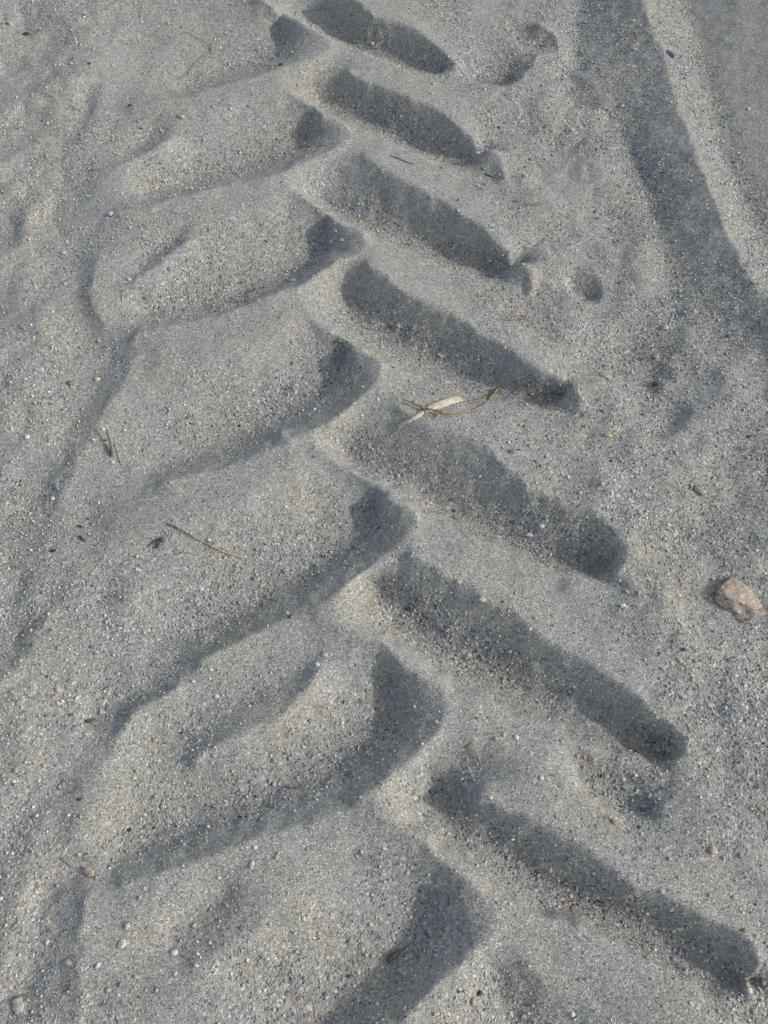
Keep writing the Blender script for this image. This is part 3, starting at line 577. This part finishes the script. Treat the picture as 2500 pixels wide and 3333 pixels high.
for a in [
 ('A',142,186,44,'dark','round black pebble in the top left corner',.75,0), ('A',914,1455,28,'slate','small dark blue pebble on the second left block',.9,0),
 ('C',1133,296,74,'slate','long blue grey pebble lying on the bank at top right',.5,-58), ('C',944,188,20,'red','tiny red pebble on the shaded side of the bank',.8,0),
 ('C',938,268,34,'tan','tan pebble below the tiny red one on the shaded bank',.8,0), ('C',996,516,36,'slate','slate pebble on the shaded side of the bank',.5,0),
 ('C',876,92,18,'olive','yellowish pebble high on the shaded bank',.8,0), ('C',316,210,26,'brown','brownish pebble in the shaded hollow near the top',.8,0),
 ('C',1350,765,24,'brown','brown pebble on the lit strip of the bank',.8,0), ('C',872,574,30,'cream','cream pebble at the foot of the bank shadow',.7,0),
 ('C',347,905,22,'dark','black pebble on the lit sand right of the first and second prints',.7,0), ('C',728,1142,40,'slate','slate pebble on the sand below the bank',.6,50),
 ('C',650,722,18,'orange','small orange pebble on the lit slope under the bank shadow',.8,0), ('C',1078,124,18,'brown','tiny brown pebble at the top of the lit strip',.8,0),
 ('B',698,1196,30,'orange','orange pebble on the ridge just above the third left print',.9,20), ('B',740,1236,24,'tan','tan pebble on the ridge right of the orange one',.6,-20),
 ('B',912,1216,22,'brown','reddish brown pebble in the shadow of the second right print',.8,0), ('B',692,1104,22,'white','white pebble in the upper end of the third right print',.8,0),
 ('B',1082,1066,38,'olive','yellow brown pebble right under the crisp edge of the third right print',.6,20), ('B',818,934,26,'olive','olive pebble near the top end of the third right print',.8,0),
 ('B',1208,746,30,'cream','cream pebble in the shaded second right print',.7,0), ('B',766,236,30,'cream','cream pebble in the topmost right print',.9,0),
 ('B',1122,160,22,'orange','orange pebble on the ridge at top centre right',.7,0), ('B',366,460,28,'pink','pinkish pebble beside the ridge at top centre',.8,60),
 ('B',170,1212,22,'slate','blue grey pebble on the third left block',.8,0), ('B',336,1514,36,'tan','tan pebble at the edge of the shadow band of the third left print',.6,10),
 ('B',88,1518,28,'orange','orange pebble on the floor of the third left print',.7,0), ('B',278,984,20,'brown','brown pebble on the centre ridge near the top',.8,0),
 ('B',1096,456,28,'grey','grey pebble near the end of the first right print',.8,0), ('B',1450,690,2+18,'dark','tiny dark pebble right of the first right print',.8,0),
 ('A',980,632,44,'orange','pale orange pebble on the first left block',.75,0), ('A',1150,578,24,'orange','smaller orange pebble right of the pale orange one',.8,0),
 ('A',598,1156,38,'cream','yellowish pebble beside the left shadow line, upper left',.9,0), ('A',704,570,30,'dark','dark pebble on the left of the first block',.6,0),
 ('A',482,344,22,'dark','small dark pebble between mounds at the top left',.8,0), ('A',762,694,26,'dark','black sliver like pebble left of the first block',.5,0),
 ('A',908,128,26,'orange','orange pebble above the forked rootlet',.8,0), ('A',1188,260,22,'white','white pebble right of the forked rootlet',.8,0),
 ('A',1428,264,34,'grey','greyish lump near the end of the topmost left print',.8,0), ('A',1518,350,34,'dark','black pebble at the shadow edge of the topmost left print',.7,0),
 ('A',460,1228,22,'orange','orange brown pebble at the left of the second block',.8,0), ('A',1330,1516,32,'orange','orange pebble on the floor below the second left print',.7,0),
 ('A',252,842,30,'tan','tan lump on the grit at the upper left',.8,0), ('A',40,128,20,'dark','small dark pebble left of the round black one',.8,0),
 ('A',1258,292,18,'white','tiny white pebble left of the topmost left print',.8,0), ('A',556,1392,22,'orange','orange pebble at the left edge of the third left block',.8,0),
 ('D',380,742,46,'brown','dark brown round pebble at the left, beside a pale one',.85,0), ('D',524,722,40,'cream','pale cream pebble right of the dark brown round one',.75,0),
 ('D',698,182,30,'cream','cream pebble above the floor of the third left print',.8,0), ('D',1160,356,28,'dark','black pebble in the shadow line of the third left print',.5,0),
 ('D',1380,240,36,'brown','dark brown pebble on the floor of the third left print',.7,0), ('D',284,356,28,'cream','cream pebble on the rough sand at the far left',.8,0),
 ('D',336,488,24,'orange','orange pebble on the rough sand at the far left',.8,0), ('D',436,550,24,'tan','tan pebble on the rough sand at the far left',.8,0),
 ('D',688,888,24,'orange','light orange pebble on the fourth left block',.8,0), ('D',912,906,28,'tan','tan pebble in the middle of the fourth left block',.8,0),
 ('D',674,996,22,'white','white pebble right of the dark upright sliver',.8,0), ('D',556,990,30,'white','white pebble just above the dark upright sliver',.7,0),
 ('D',608,1168,30,'cream','cream pebble under the dark upright sliver',.9,0), ('D',650,1252,54,'grey','flat grey pebble below the dark upright sliver',.35,-8),
 ('D',146,1034,38,'white','whitish pebble on the rough sand far left',.9,0), ('D',268,1052,30,'orange','orange pebble on the shaded rough sand far left',.8,0),
 ('D',284,1366,34,'white','whitish pebble in the shadow at the far left',.8,0), ('D',254,1354,28,'brown','brown pebble left of the whitish one in the shadow',.8,0),
 ('D',12,1370,26,'orange','orange pebble cut by the left edge of the picture',.8,0), ('D',920,1278,24,'tan','tan pebble at the low end of the fourth left print',.8,0),
 ('D',100,1188,22,'orange','yellow orange pebble near the left edge',.8,0), ('D',1008,958,24,'cream','cream pebble on the floor of the fourth left print',.8,0),
 ('E',904,432,34,'pink','pink pebble in the fourth right print',.9,0), ('E',588,514,44,'brown','grey brown lump above the shadow of the fourth left print',.7,-20),
 ('E',336,768,52,'olive','dark olive lump on the floor of the fourth left print',.8,0), ('E',312,756,26,'pink','pink pebble touching the dark olive lump',.8,0),
 ('E',488,672,24,'dark','tiny blue black pebble right of the dark olive lump',.6,30), ('E',708,916,22,'white','white pebble left of the pale reed',.8,0),
 ('E',996,842,28,'pink','pinkish tan pebble just above the brown stalk',.8,0), ('E',1102,800,30,'olive','olive pebble above the pale reed',.8,0),
 ('E',902,1242,34,'grey','round grey pebble in the fifth right print',.9,0), ('E',1268,600,26,'tan','tan pebble near the end of the fourth right print',.9,0),
 ('E',1518,1110,40,'slate','slate pebble on the sand below the root knob',.7,0), ('E',1560,1103,26,'slate','smaller slate pebble right beside the slate one below the root knob',.7,0),
 ('E',298,1408,24,'white','white pebble on the fifth left block',.8,0), ('E',742,1414,30,'tan','tan pebble at the shadow of the fifth left print',.8,0),
 ('E',1348,1245,26,'white','whitish pebble in the fifth right print',.7,60), ('E',1210,1466,30,'olive','olive pebble at the lower rim of the fifth right print',.7,0),
 ('E',1340,668-420,18,'white','tiny white pebble on the ridge above the fourth right print',.8,0), ('E',662,852,18,'tan','tiny ochre pebble on the centre ridge left of the reed',.8,0),
 ('F',866,368,24,'orange','orange pebble on the open sand, upper right',.8,0), ('F',982,552,20,'red','reddish pebble on the open sand at right',.8,0),
 ('F',1055,604,40,'pink','flat pink pebble at the foot of the right hand shade',.6,0), ('F',1100,446,56,'pink','crumbly pinkish clump at the foot of the pale hanging stem',.8,0),
 ('F',1050,748,44,'dark','black crumb at the bottom of the right hand hollow',.7,0), ('F',470,1028,26,'grey','smooth light grey pebble on the sand right of the slate ones',.7,-20),
 ('F',460,1140,28,'slate','slate pebble stuck in the rim above the fifth right print',.6,60), ('F',408,1168,36,'olive','olive brown pebble above the rim of the fifth right print',.8,0),
 ('F',374,1084,32,'tan','tan pebble right of the two slate ones',.8,0), ('F',858,1152,30,'pink','pink pebble on the open sand at centre right',.7,0),
 ('F',762,1286,36,'pink','flat pink pebble above the fifth print end',.7,20), ('F',1162,1120,34,'orange','orange pebble above the bark chip at right',.8,-30),
 ('F',1420,1136,28,'tan','tan pebble in the shade near the right edge',.8,0), ('F',1384,1408,26,'tan','tan pebble right below the bark chip',.9,0),
 ('F',928,1326,32,'grey','light grey pebble on the coarse sand centre right',.9,0), ('F',1098,1582,32,'grey','round grey pebble above the pinkish stone to its left',.8,0),
 ('F',370,1562,62,'cream','cream crumbly lump pair in the end of the fifth right print',.5,0), ('F',434,1514,42,'cream','pale crumb above the cream lump pair',.8,0),
 ('F',600,1562,36,'slate','long slate pebble in the end of the fifth right print',.5,-50), ('F',404,1648,30,'orange','orange pebble on the near rim of the fifth right print',.9,0),
 ('F',1422,132,24,'red','dull red pebble on the shaded side low on the bank',.8,0), ('F',894,154,20,'orange','orange pebble in the soft hollow at right',.8,0),
 ('F',628,604,26,'white','white pebble right of the fourth right print end',.8,0), ('F',584,968,20,'tan','tiny tan pebble under the end of the fourth right print',.8,0)]:
    pebble(*a)
for a in [
 ('G',288,320,40,'dark','black pebble with a white spot at the left',.6,0), ('G',496,444,34,'orange','orange pebble at the left below the black spotted one',.8,0),
 ('G',668,392,34,'olive','olive pebble below the dark forked debris',.8,0), ('G',752,424,24,'cream','cream pebble right of the olive one under the debris',.8,0),
 ('G',1276,400,38,'orange','orange pebble just under the thin end of the long twig',.6,-10), ('G',1542,426,42,'grey','pale grey pebble on the fifth left block',.7,20),
 ('G',1580,424,32,'tan','tan pebble touching the pale grey one on the fifth block',.7,0), ('G',1416,486,28,'tan','brown yellow pebble at the shadow edge of the fifth left print',.8,0),
 ('G',1086,526,34,'white','white pebble left of another white one on the fifth block',.9,0), ('G',1122,530,24,'white','smaller white pebble beside the white one on the fifth block',.8,0),
 ('G',1570,678,34,'dark','black pebble sitting on the crisp rim of the fifth left print',.8,0), ('G',310,1072,46,'pink','rounded pink pebble at the lower left',.8,0),
 ('G',838,1344,42,'orange','orange brown pebble at the tip of a small dark hollow',.8,0), ('G',1168,1106,36,'cream','cream pebble on the gritty ridge of the sixth left print',.8,0),
 ('G',1204,1102,22,'cream','smaller cream pebble right of the one on the gritty ridge',.8,0), ('G',1138,962,26,'white','white pebble above the gritty ridge',.9,0),
 ('G',1134,1010,24,'white','white oblong pebble under the one above the gritty ridge',.7,80), ('G',1044,1024,28,'white','white pebble left of the oblong one',.8,0),
 ('G',84,1504,40,'orange','orange pebble near the left edge, low down',.9,0), ('G',238,1480,36,'tan','ochre pebble right of the orange one near the left edge',.8,0),
 ('G',74,1566,34,'white','pale blue white chip near the left edge',.7,0), ('G',210,1560,28,'cream','cream pebble right of the pale blue chip',.9,60),
 ('G',140,1462,26,'cream','cream pebble left of the ochre one',.8,0), ('G',722,1546,36,'cream','cream pebble at the low left in coarse grit',.8,0),
 ('G',1482,1582,34,'cream','cream pebble before the shadow band of the sixth left print',.8,40), ('G',812,1000,26,'orange','pale orange pebble left of the shadow band',.8,0),
 ('G',380,990,22,'orange','tiny orange pebble above the rounded pink one',.8,0), ('G',1076,1346,28,'cream','round cream pebble in the shade right of the orange brown one',.8,0),
 ('H',740,90,34,'olive','ochre pebble in the shadow end of the fifth left print',.8,0), ('H',1228,490,36,'tan','tan pebble on the crisp rim of the sixth right print',.9,0),
 ('H',1358,584,44,'cream','big cream crumb on the crisp rim of the sixth right print',.8,0), ('H',958,636,30,'dark','black pebble in the upper end of the sixth right print',.8,0),
 ('H',1166,750,30,'orange','orange pebble in the shade of the sixth right print',.8,0), ('H',1172,782,22,'orange','second orange pebble just below the one in the sixth print',.8,0),
 ('H',1272,898,38,'olive','olive crumb at the lower side of the sixth right print',.8,0), ('H',1474,1010,28,'olive','yellowish pebble farther down the sixth right print',.8,0),
 ('H',468,934,36,'cream','bright cream pebble on the ridge above the sixth left print',1.,0), ('H',508,882,46,'tan','tan crumb pair above the bright cream pebble',.6,0),
 ('H',1112,1244,36,'tan','tan pebble inside the shaded tip of the sixth left print',.8,0), ('H',1036,1362,22,'white','white cubic pebble on the crisp rim of the sixth left print',1,0),
 ('H',1434,1334,32,'orange','orange pebble right of the sixth left print tip',.9,0), ('H',1286,1380,30,'red','rust red pebble at the foot of the grey needle',.8,0),
 ('H',694,1548,32,'orange','orange pebble in the wide shadow band low centre',.7,20), ('H',236,1582,32,'cream','cream pebble left of the wide shadow band',.8,60),
 ('H',1544,1326,34,'white','whitish pebble right of the rust red one',.9,0), ('H',1394,1220,22,'red','small red pebble on the ridge right of the sixth left print',.7,0),
 ('H',1618,742,24,'white','square white pebble on the shaded wall of the sixth right print',.9,0), ('H',326,678,2+30,'grey','grey pebble next to the black one on the crisp rim',.7,0),
 ('H',994,1160,24,'cream','cream pebble in the shade inside the sixth left print tip',.9,0), ('H',432,294,26,'white','white pebble on the fifth left block near the shadow',.9,60),
 ('I',402,686,28,'tan','tan pebble above the wall of the sixth right print',.9,0), ('I',960,542,28,'orange','orange pebble below the end of the fifth right print',.9,0),
 ('I',896,542,34,'tan','tan crumb left of the orange pebble under the fifth right print',.8,-30), ('I',1200,854,36,'dark','dark flat pebble on the open sand below the pinkish stone',.6,0),
 ('I',1070,874,16,'dark','tiny black pebble left of the dark flat one',.9,0), ('I',1174,904,36,'tan','ochre pebble below the dark flat one',.6,0),
 ('I',1138,926,32,'cream','cream pebble left below the ochre one',.8,0), ('I',1284,1048,28,'orange','orange pebble on coarse sand at the lower right',.8,-20),
 ('I',1162,1124,32,'tan','tan pebble above the end of the sixth right print',.8,0), ('I',1058,1220,30,'tan','brown pebble over the dark end of the sixth right print',.9,0),
 ('I',1048,1260,34,'white','whitish pebble at the top of the dark end of the sixth print',.7,0), ('I',1562,1086,26,'orange','orange pebble near the right edge, lower half',.9,0),
 ('I',1566,1194,22,'red','rust red pebble near the right edge, lower half',.8,0), ('I',914,1400,30,'cream','cream pebble below the sixth right print',.8,0),
 ('I',718,1444,32,'orange','orange pebble of a touching pair below the sixth right print',.9,0), ('I',696,1444,24,'olive','olive pebble of a touching pair below the sixth right print',.9,0),
 ('I',544,1346,28,'orange','orange pebble alone on the ridge above the touching pair',.8,0), ('I',628,1426,28,'orange','pale orange pebble left of the touching pair',.9,0),
 ('I',880,1556,26,'white','white round pebble in the hollow below the sixth right print',.9,0), ('I',298,1330,34,'white','white pebble with an olive side left of the ridge',.8,0),
 ('I',190,1334,30,'orange','orange pebble near the grey needle',.9,0), ('I',436,1546,32,'white','smooth whitish pebble on the lowest ridge',.9,0),
 ('I',920,778,40,'tan','row of tan grains stuck together on the open sand',.5,-20), ('I',1092,960,36,'grey','pale oval pebble below the cream one at right',.5,-35)]:
    pebble(*a)
for a in [
 ('J',660,1226,58,'cream','pale block shaped stone with an orange side near the bottom left',.9,20), ('J',940,1272,50,'white','white angular stone right of the pale block shaped one',.85,0),
 ('J',370,1326,52,'pink','pink stone at the bottom left',.7,-10), ('J',698,612,34,'dark','black angular pebble on the lit sand at lower left',.8,30),
 ('J',430,448,30,'dark','blue black pebble on the lit sand at lower left, above the angular one',.8,0), ('J',832,600,22,'dark','small black pebble right of the black angular one',.7,0),
 ('J',926,710,28,'red','rust red pebble in the shadow band at the bottom left',.8,0), ('J',484,856,46,'red','brick red crumb beside the flat grey flake',.6,10),
 ('J',880,475,58,'grey','pale grey lump with a white tip on the lit sand low left',.5,80), ('J',196,946,34,'cream','cream pebble near the left edge, below the splinter',.8,0),
 ('J',686,1130,46,'grey','pinkish grey stone above the pale block shaped one',.8,60), ('J',530,1344,38,'white','white pebble right of the pink stone',.8,60),
 ('J',256,1218,34,'white','whitish pebble above the pink stone',.8,60), ('J',1298,1342,36,'red','deep orange pebble at the bottom, left of centre',.8,0),
 ('J',1060,1342,34,'white','white oblong pebble right below the white angular stone',.6,-20), ('J',1360,796,54,'cream','pear shaped cream stone in the lower middle',.6,70),
 ('J',1492,758,34,'tan','tan pebble right of the pear shaped stone',.9,40), ('J',1182,870,30,'white','white pebble left below the pear shaped stone',.8,0),
 ('J',756,976,38,'tan','tan oblong stone below the shadow band at lower left',.7,60), ('J',584,1476,38,'orange','orange pebble near the bottom edge at left',.8,0),
 ('J',384,1462,44,'brown','dark brown lump near the bottom edge at left',.8,60), ('J',472,1504,30,'cream','cream pebble between the brown lump and the orange pebble',.8,0),
 ('J',782,928,28,'cream','cream pebble above the tan oblong stone',.8,0), ('J',1376,704,30,'white','white pebble above the pear shaped stone',.9,0),
 ('J',1456,1120,34,'grey','greyish white pebble in the dark grit at lower centre left',.9,0), ('J',1132,1220,28,'cream','cream pebble right above the white angular stone',.8,0),
 ('J',732,1404,32,'orange','pale orange pebble below the pale block shaped stone',.8,0), ('J',948,1388,30,'cream','cream pebble below the white angular stone',.8,0),
 ('J',1118,1636,26,'orange','orange pebble at the bottom edge',.8,0), ('J',1578,1380,32,'orange','orange pebble on the lit sand at the bottom',.9,90),
 ('J',1148,1352,20,'white','tiny white pebble right of the white oblong one',.8,0), ('J',640,1502,24,'white','small white pebble near the bottom edge at left',.8,0),
 ('J',1214,1232,26,'orange','orange pebble left above the deep orange one',.8,60), ('J',1252,1414,30,'pink','pinkish pebble below the deep orange one',.8,90),
 ('K',830,712,34,'white','white pebble at the top of the lowest left print',.8,0), ('K',914,794,34,'tan','tan pebble above the lowest left print',.9,0),
 ('K',864,474,34,'pink','pinkish pebble on the ridge in the lower centre',.8,-30), ('K',988,984,42,'tan','tan stone on the floor of the lowest left print',.6,50),
 ('K',764,1288,36,'orange','orange stone on the floor of the lowest left print',.8,80), ('K',702,1232,32,'brown','brown and white pebble on the floor of the lowest left print',.8,0),
 ('K',1240,938,30,'brown','brown pebble in the shadow tip of the lowest left print',.9,90), ('K',1350,1068,24,'olive','greenish pebble in the shadow tip of the lowest left print',.8,0),
 ('K',1544,1072,28,'orange','orange brown pebble right of the lowest print tip',.7,0), ('K',1310,1538,50,'pink','reddish stone at the bottom, right of centre',.9,60),
 ('K',1346,1494,40,'dark','blackish brown stone above the reddish one at the bottom',.8,20), ('K',1378,1384,46,'cream','pale yellow oblong stone at the bottom, right of centre',.6,85),
 ('K',512,1500,42,'slate','blue grey pebble at the bottom centre',.7,-25), ('K',1438,608,36,'slate','round slate pebble in the last right print',.85,0),
 ('K',1404,436,34,'tan','tan pebble at the top of the last right print',.9,0), ('K',1324,528,30,'tan','ochre pebble in the last right print, above the round slate one',.9,0),
 ('K',396,1088,34,'cream','cream pebble at the bottom centre left',.9,0), ('K',756,1122,36,'cream','cream pebble left of the shadow of the lowest left print',.8,0),
 ('K',610,1002,34,'white','white flat pebble on the lit floor of the lowest left print',.5,0), ('K',1236,1472,26,'white','whitish pebble left of the reddish stone at the bottom',.9,0),
 ('K',690,1536,28,'cream','light olive pebble at the bottom centre',.8,0), ('K',536,1412,40,'grey','grey stone above the blue grey one at the bottom centre',.8,70),
 ('K',332,1380,34,'orange','light orange pebble at the bottom, left of centre',.9,0), ('K',908,1592,32,'tan','tan pebble in the shadow at the bottom edge',.9,0),
 ('K',1306,1336,30,'white','whitish pebble right of the lowest left print rim',.9,0), ('K',996,1290-640,2+26,'grey','grey pebble on the ridge above the lowest left print',.8,0),
 ('L',1356,722,60,'tan','crumbly tan lump at the lower right',.8,30), ('L',1558,1480,40,'white','bright white shell fragment near the lower right corner',.9,40),
 ('L',1544,1450,36,'tan','tan pebble just above the white shell fragment',.8,60), ('L',1244,1550,38,'white','white oblong pebble at the bottom right',.6,-40),
 ('L',1490,1260,44,'olive','olive crumb in the dark end of the last right print',.8,40), ('L',1526,1154,44,'brown','dark olive stone at the top of the dark print end, lower right',.6,0),
 ('L',824,568,40,'red','brick orange pebble by the hollow, lower right',.8,-40), ('L',732,590,20,'red','small dark red pebble left of the brick orange one',.8,0),
 ('L',864,486,28,'dark','black pebble at the bottom of the small hollow, right',.5,-15), ('L',1020,426,46,'pink','pinkish grey lump in the small hollow, right',.6,50),
 ('L',990,488,30,'cream','cream pebble below the pinkish grey lump',.8,0), ('L',962,598,24,'dark','small black pebble below the hollow, right',.8,60),
 ('L',192,608,34,'slate','dark slate pebble in the last right print, upper part',.8,0), ('L',480,830,38,'tan','tan stone in the middle of the last right print',.9,30),
 ('L',418,856,22,'tan','small ochre pebble left of the tan stone in the last print',.8,0), ('L',594,970,32,'white','white pebble above the three pointed sprig',.8,-30),
 ('L',528,1028,26,'white','white pebble left of the three pointed sprig',.8,60), ('L',896,1036,32,'tan','ochre pebble in the lower part of the last right print',.7,30),
 ('L',1136,1040,34,'white','whitish pebble on the wall of the last right print',.8,40), ('L',984,1100,36,'tan','tan crumb on the floor of the last right print',.7,30),
 ('L',910,1136,32,'slate','slate pebble on the floor of the last right print',.6,0), ('L',1150,1312,36,'tan','tan pebble on the near rim of the last right print',.8,0),
 ('L',664,1276,30,'tan','orange tan pebble on the near ridge at the bottom right',.7,0), ('L',604,1606,36,'white','whitish pebble at the bottom edge, right of centre',.9,60),
 ('L',1176,868,26,'orange','orange pebble above the wall of the last right print',.9,0), ('L',866,840,22,'orange','small orange pebble on the wall of the last right print',.8,0),
 ('L',1084,944,36,'grey','grey pebble above the wall end of the last right print',.8,0), ('L',1344,966,26,'orange','orange pebble above the dark print end, lower right',.9,0),
 ('L',1474,976,34,'pink','pinkish pebble at the right above the dark print end',.8,0), ('L',1524,1058,28,'white','white round pebble above the dark olive stone',.9,60),
 ('L',1636,1440,36,'tan','tan pebble cut by the right edge near the bottom',.8,0), ('L',1582,1594,36,'orange','pinkish tan pebble in the bottom right corner',.9,0),
 ('L',1542,1604,30,'orange','ochre pebble left of the one in the bottom right corner',.9,0), ('L',1604,380,44,'slate','dark slate pebble near the right edge below the middle',.5,0),
 ('L',1384,540,24,'orange','orange pebble on the coarse sand at lower right',.8,-30), ('L',1620,498,32,'tan','tan pebble near the right edge',.8,0),
 ('L',1510,746,34,'orange','orange pebble right of the crumbly tan lump',.8,80), ('L',880,338,28,'white','bright white pebble in the shaded sand above the hollow',.9,0),
 ('L',158,438,34,'cream','cream pebble at the start of the last right print',.7,-20), ('L',104,1492,38,'dark','dark brown flake at the bottom left of this ridge',.8,40),
 ('L',1556,580,18,'brown','tiny brown pebble near the right edge, lower third',.8,0), ('L',602,620,26,'olive','olive pebble on the shaded sand left of the hollow',.8,0)]:
    if a[:3] == ('L', 104, 1492): continue
    pebble(*a)
for a in [('B',552,1310,52,'grey','larger crumbled sand lump at the tip of the third left print',.85,0), ('B',602,1298,34,'grey','smaller sand lump right of the larger one at the print tip',.8,0), ('B',566,1246,36,'grey','slumped sand lump at the upper side of the third print tip',.6,-50), ('A',340,1365,40,'grey','rough sand lump in the dark notch at the left',.8,0)]:
    pebble(*a, name='sand_lump', cat='lump', rough=.22)
